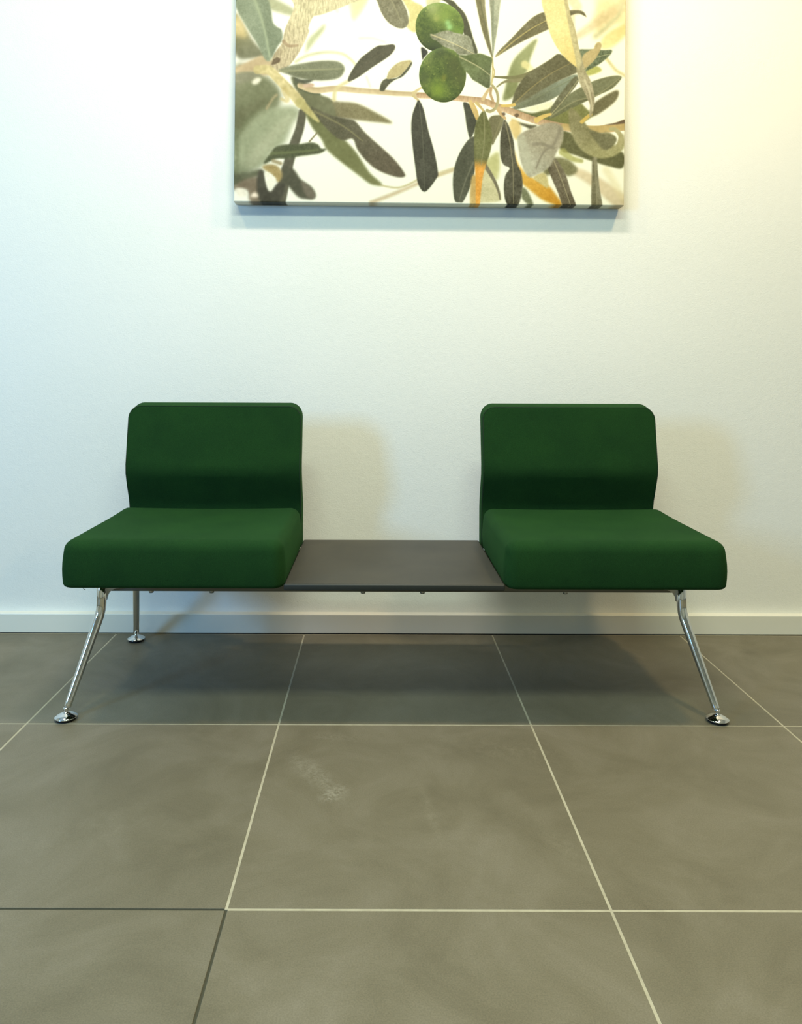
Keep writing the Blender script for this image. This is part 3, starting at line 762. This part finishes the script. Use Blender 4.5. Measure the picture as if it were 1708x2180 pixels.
# curled and grey leaves in front
poly(B, [(755, 1080), (800, 1035), (880, 1000), (960, 968), (1040, 960), (1100, 985), (1118, 1040), (1105, 1120), (1060, 1200), (1035, 1265), (985, 1330), (900, 1375), (850, 1395), (810, 1350), (775, 1260), (760, 1170)], (164, 158, 134), 1.8,
     rib=[(1090, 1000), (1040, 1130), (960, 1190), (900, 1320)], ribcol=(138, 132, 112), ribw=4, col2=(178, 176, 154), grad=[(960, 1100), (840, 1300)], tex=4)
stroke(B, [(880, 1130), (950, 1130), (1040, 1160)], 26, 20, (140, 134, 114), 3, op=.8)
stroke(B, [(780, 1090), (810, 1200), (840, 1330)], 70, 70, (188, 188, 164), 4, op=.6)
poly(B, [(1160, 850), (1200, 855), (1260, 920), (1320, 1000), (1400, 1040), (1470, 1030), (1535, 1075), (1520, 1130), (1560, 1110), (1590, 1040), (1600, 1150), (1530, 1215), (1440, 1238), (1350, 1225), (1270, 1180), (1200, 1090), (1160, 980)], (146, 142, 104), 2,
     col2=(170, 166, 120), grad=[(1300, 1020), (1400, 1240)], tex=4)
poly(B, [(1320, 1020), (1420, 1040), (1500, 1050), (1540, 1090), (1500, 1150), (1440, 1170), (1380, 1110)], (120, 118, 86), 2)
stroke(B, [(1490, 1005), (1530, 1010), (1570, 1060), (1560, 1130)], 26, 40, (178, 172, 126), 2)
stroke(B, [(1260, 950), (1310, 905), (1335, 890)], 30, 20, (206, 180, 100), 1.2)
poly(B, [(940, -40), (1110, -40), (1130, 40), (1160, 140), (1180, 260), (1225, 420), (1235, 520), (1180, 492), (1110, 430), (1050, 350), (1000, 250), (965, 130)], (228, 217, 158), 1.2, edge=8,
     col2=(222, 204, 136), grad=[(1060, 100), (1180, 470)])
poly(B, [(1105, 20), (1135, 20), (1165, 120), (1200, 220), (1225, 340), (1255, 440), (1285, 545), (1330, 630), (1358, 730), (1358, 830), (1335, 910), (1318, 890), (1325, 820), (1290, 740), (1240, 640), (1215, 540), (1200, 420), (1160, 230)], (164, 158, 120), 1.1, col2=(170, 162, 132), grad=[(1200, 300), (1330, 800)], tex=6)
stroke(B, [(1280, 620), (1320, 720), (1345, 860)], 18, 10, (196, 188, 156), 1.2)
# leaves upper centre
poly(B, [(400, -60), (470, -60), (482, 60), (500, 190), (525, 330), (545, 440), (530, 430), (480, 300), (440, 160)], (126, 122, 88), .9, rib=[(430, -60), (470, 140), (540, 430)], ribcol=(104, 104, 74), half=8)
poly(B, [(518, -60), (602, -60), (595, 80), (580, 220), (558, 370), (545, 450), (538, 330), (528, 150)], (150, 154, 130), .9, half=12, rib=[(545, -60), (545, 200), (545, 440)], ribcol=(132, 140, 118), tex=4)
poly(B, [(565, 445), (600, 390), (680, 310), (760, 225), (840, 145), (900, 105), (960, 85), (1080, 75), (1160, 70), (1220, 68), (1265, 80), (1290, 122), (1272, 112), (1220, 95), (1150, 118), (1080, 170), (1000, 215), (900, 262), (800, 310), (700, 365), (620, 415)], (112, 108, 78), .9,
     rib=[(575, 435), (720, 310), (860, 210), (1000, 135)], ribcol=(190, 176, 112), ribw=1.5, half=3, tex=4)
poly(B, [(940, -40), (1110, -40), (1130, 40), (1160, 140), (1180, 260), (1225, 420), (1235, 520), (1180, 492), (1110, 430), (1050, 350), (1000, 250), (965, 130)], (228, 217, 158), 1.2, op=.97, edge=8,
     col2=(222, 204, 136), grad=[(1060, 100), (1180, 470)])
poly(B, [(1105, -40), (1130, -40), (1165, 120), (1200, 240), (1225, 360), (1250, 470), (1225, 540), (1195, 400), (1150, 200)], (190, 182, 138), 1.3, tex=4)

# ---- olives
def olive(cx, cy, rx_, ry_, seed, hl, lo):
    x0, x1, y0, y1 = window(px_([(cx - rx_, cy - ry_), (cx + rx_, cy + ry_)], P), 4)
    sl = (slice(y0, y1), slice(x0, x1))
    u = ((xx[sl] / SC + IX0) - cx) / rx_; v = ((yy[sl] / SC + IY0) - cy) / ry_
    th = np.arctan2(v, u); r = np.sqrt(u * u + v * v) * (1 + 0.012 * np.sin(3 * th + seed))
    a = np.clip((1 - r) * rx_ * SC / 1.6 + 0.5, 0, 1)
    c = np.ones(u.shape + (3,), np.float32) * np.array([86, 104, 46.])
    c += (NL[sl] * 8 + NM[sl] * 6 + NF[sl] * 5)[..., None] * np.array([1.1, 1, .6])
    for (hx, hy, hr, col, amt) in hl:
        g_ = np.exp(-(((u - hx) ** 2 + (v - hy) ** 2) / hr ** 2)) * amt
        c = c * (1 - g_[..., None]) + np.array(col, np.float32) * g_[..., None]
    rim = np.clip((r - 0.80) / 0.2, 0, 1) * lo
    c += rim[..., None] * np.array([30, 34, 24.]) * np.clip(-v + 0.15 * 1, -0.8, 1)[..., None]
    r2 = np.random.RandomState(seed)
    for _ in range(95):
        q, w = r2.uniform(0, 2 * math.pi), math.sqrt(r2.rand()) * 0.95
        sx, sy = w * math.cos(q), w * math.sin(q); ss_ = r2.uniform(0.010, 0.024)
        g_ = np.exp(-(((u - sx) ** 2 + (v - sy) ** 2) / ss_ ** 2)) * r2.uniform(0.15, 0.8) * r2.rand()
        c = c * (1 - g_[..., None]) + np.array([186, 196, 104.]) * g_[..., None]
    comp(sl, a, c)
olive(931.5, 57, 52, 52.5, 5, [(0.2, -0.5, .55, (136, 160, 76), .8), (-0.15, -0.35, .14, (166, 172, 96), .7), (-0.3, -0.75, .3, (176, 184, 128), .6), (0.42, 0.0, .14, (160, 205, 140), .9), (0.34, -0.18, .12, (160, 205, 140), .7), (0.8, 0.2, .3, (126, 160, 66), .6), (-0.5, 0.5, .5, (74, 88, 44), .5), (-.1, .85, .35, (62, 74, 44), .8)], 1)
olive(940, 159, 50.5, 58.5, 8, [(-0.2, 0.55, .35, (128, 150, 52), .8), (-0.6, -0.6, .3, (120, 132, 76), .6), (0.7, 0.1, .45, (80, 88, 46), .7), (0.45, -0.4, .4, (80, 86, 48), .6), (-0.8, 0.1, .25, (72, 84, 48), .6), (0.05, .1, .12, (138, 136, 50), .6), (-.1, -.95, .3, (66, 76, 46), .8)], 1)
poly(Q, [(400, 560), (480, 560), (580, 520), (700, 500), (800, 530), (950, 560), (1050, 590), (1090, 640), (1120, 760), (1150, 880), (1100, 900), (950, 900), (880, 900), (800, 830), (640, 770), (520, 680), (440, 640)], (148, 150, 126), .8,
     rib=[(420, 570), (640, 650), (880, 750), (1140, 880)], ribcol=(206, 196, 150), ribw=1.4, tex=7, half=4)
poly(Q, [(885, 915), (1000, 905), (1160, 880), (1260, 878), (1380, 920), (1445, 960), (1425, 1100), (1415, 1300), (1410, 1420), (1360, 1445), (1230, 1370), (1120, 1310), (1060, 1230), (980, 1150), (920, 1050)], (106, 118, 76), .8,
     rib=[(890, 930), (1080, 1020), (1260, 1120), (1405, 1230)], ribcol=(196, 190, 150), ribw=1.5, tex=4, half=-4, smooth=True, col2=(84, 92, 60), grad=[(1100, 1100), (1350, 1430)])

# ---- beyond the frame: the upper part of the picture continues quietly
poly(P, [(1010, -150), (1150, -150), (1180, -60), (1110, -20), (1060, -30)], (150, 152, 118), 5)
poly(P, [(640, -150), (760, -150), (740, -70), (690, -20), (640, -60)], (196, 184, 142), 3, bark=8)

img = np.clip(img, 0, 255)
KP = 0.80
lin = np.where(img / 255 <= 0.04045, img / 255 / 12.92, ((img / 255 + 0.055) / 1.055) ** 2.4)
rgba = np.ones((IH, IW, 4), np.float32); rgba[..., :3] = lin ** 1.06 * KP
wl = np.clip(1 - gx * 1.8, 0, 1)  # left of the print tinted warmer to offset the blue window light
rgba[..., 0] *= 1 + 0.05 * wl; rgba[..., 2] *= 1 - 0.04 * wl
art = bpy.data.images.new('olive_print', IW, IH, float_buffer=True)
art.colorspace_settings.name = 'Linear Rec.709'
art.pixels.foreach_set(rgba[::-1].ravel()); art.update(); art.pack()

PRINT, nt, b = new_mat('canvas_print', (1, 1, 1, 1), 0.6, 0, 0.25)
tn = N(nt, 'ShaderNodeTexImage'); tn.image = art; tn.extension = 'EXTEND'
uvn = N(nt, 'ShaderNodeUVMap'); uvn.uv_map = 'UVMap'
nt.links.new(uvn.outputs[0], tn.inputs['Vector']); nt.links.new(tn.outputs['Color'], b.inputs['Base Color'])
bump(nt, b, noise(nt, N(nt, 'ShaderNodeTexCoord').outputs['Object'], 900, 2, 0.7), 0.0004, 0.3)

# canvas block on the wall: front face plus wrapped sides carrying the image edge
PD = 2.313                                       # front face distance
cw = (1328.5 - 496) * PD / F; ct = (WY - Y(PD)) - 0.004
x0 = (496 - PX) * PD / F; z_b = CH - (432.5 - PY) * PD / F
ch_ = (434 + 150) * PD / F
canvas = empty('canvas_picture', (x0 + cw / 2, WY, z_b))
canvas['label'] = 'large canvas print of green olives and leaves on a branch, hung on the white wall'
canvas['category'] = 'picture'
def canvas_mesh():
    bm = bmesh.new(); uvl = bm.loops.layers.uv.new('UVMap')
    e = 0.0025
    def ring(ins, y): return [(-cw / 2 + ins, y, ins), (cw / 2 - ins, y, ins), (cw / 2 - ins, y, ch_ - ins), (-cw / 2 + ins, y, ch_ - ins)]
    ys = [(0.0, -0.004), (0.0, -ct + e), (0.0008, -ct + 0.0008), (e, -ct)]
    rings = [[bm.verts.new(Vector(c_) + Vector((0, -0.0, 0))) for c_ in ring(i_, y_)] for i_, y_ in ys]
    for a_, b_ in zip(rings, rings[1:]):
        for k in range(4): bm.faces.new((a_[k], a_[(k + 1) % 4], b_[(k + 1) % 4], b_[k]))
    bm.faces.new(rings[-1]); bm.faces.new(rings[0])
    bmesh.ops.recalc_face_normals(bm, faces=bm.faces)
    for f_ in bm.faces:
        for l in f_.loops:
            l[uvl].uv = (min(max((l.vert.co.x + cw / 2) / cw, 0.001), 0.999), min(max(l.vert.co.z / ch_, 0.001), 0.999))
    me = bpy.data.meshes.new('canvas'); bm.to_mesh(me); bm.free(); return me
cv = link('canvas', canvas_mesh(), PRINT, canvas)
# stretcher bars behind the canvas
WOOD, nt, b = new_mat('stretcher_pine', srgb(196, 170, 128), 0.7)
for (a0, a1, b0, b1) in ((-cw / 2 + .006, cw / 2 - .006, .006, .045), (-cw / 2 + .006, cw / 2 - .006, ch_ - .045, ch_ - .006)):
    box('stretcher_bar', (a0, a1, -0.0045, 0.0, b0, b1), WOOD, canvas)
canvas.rotation_euler = (0, math.radians(0.42), 0)

bpy.context.view_layer.update()
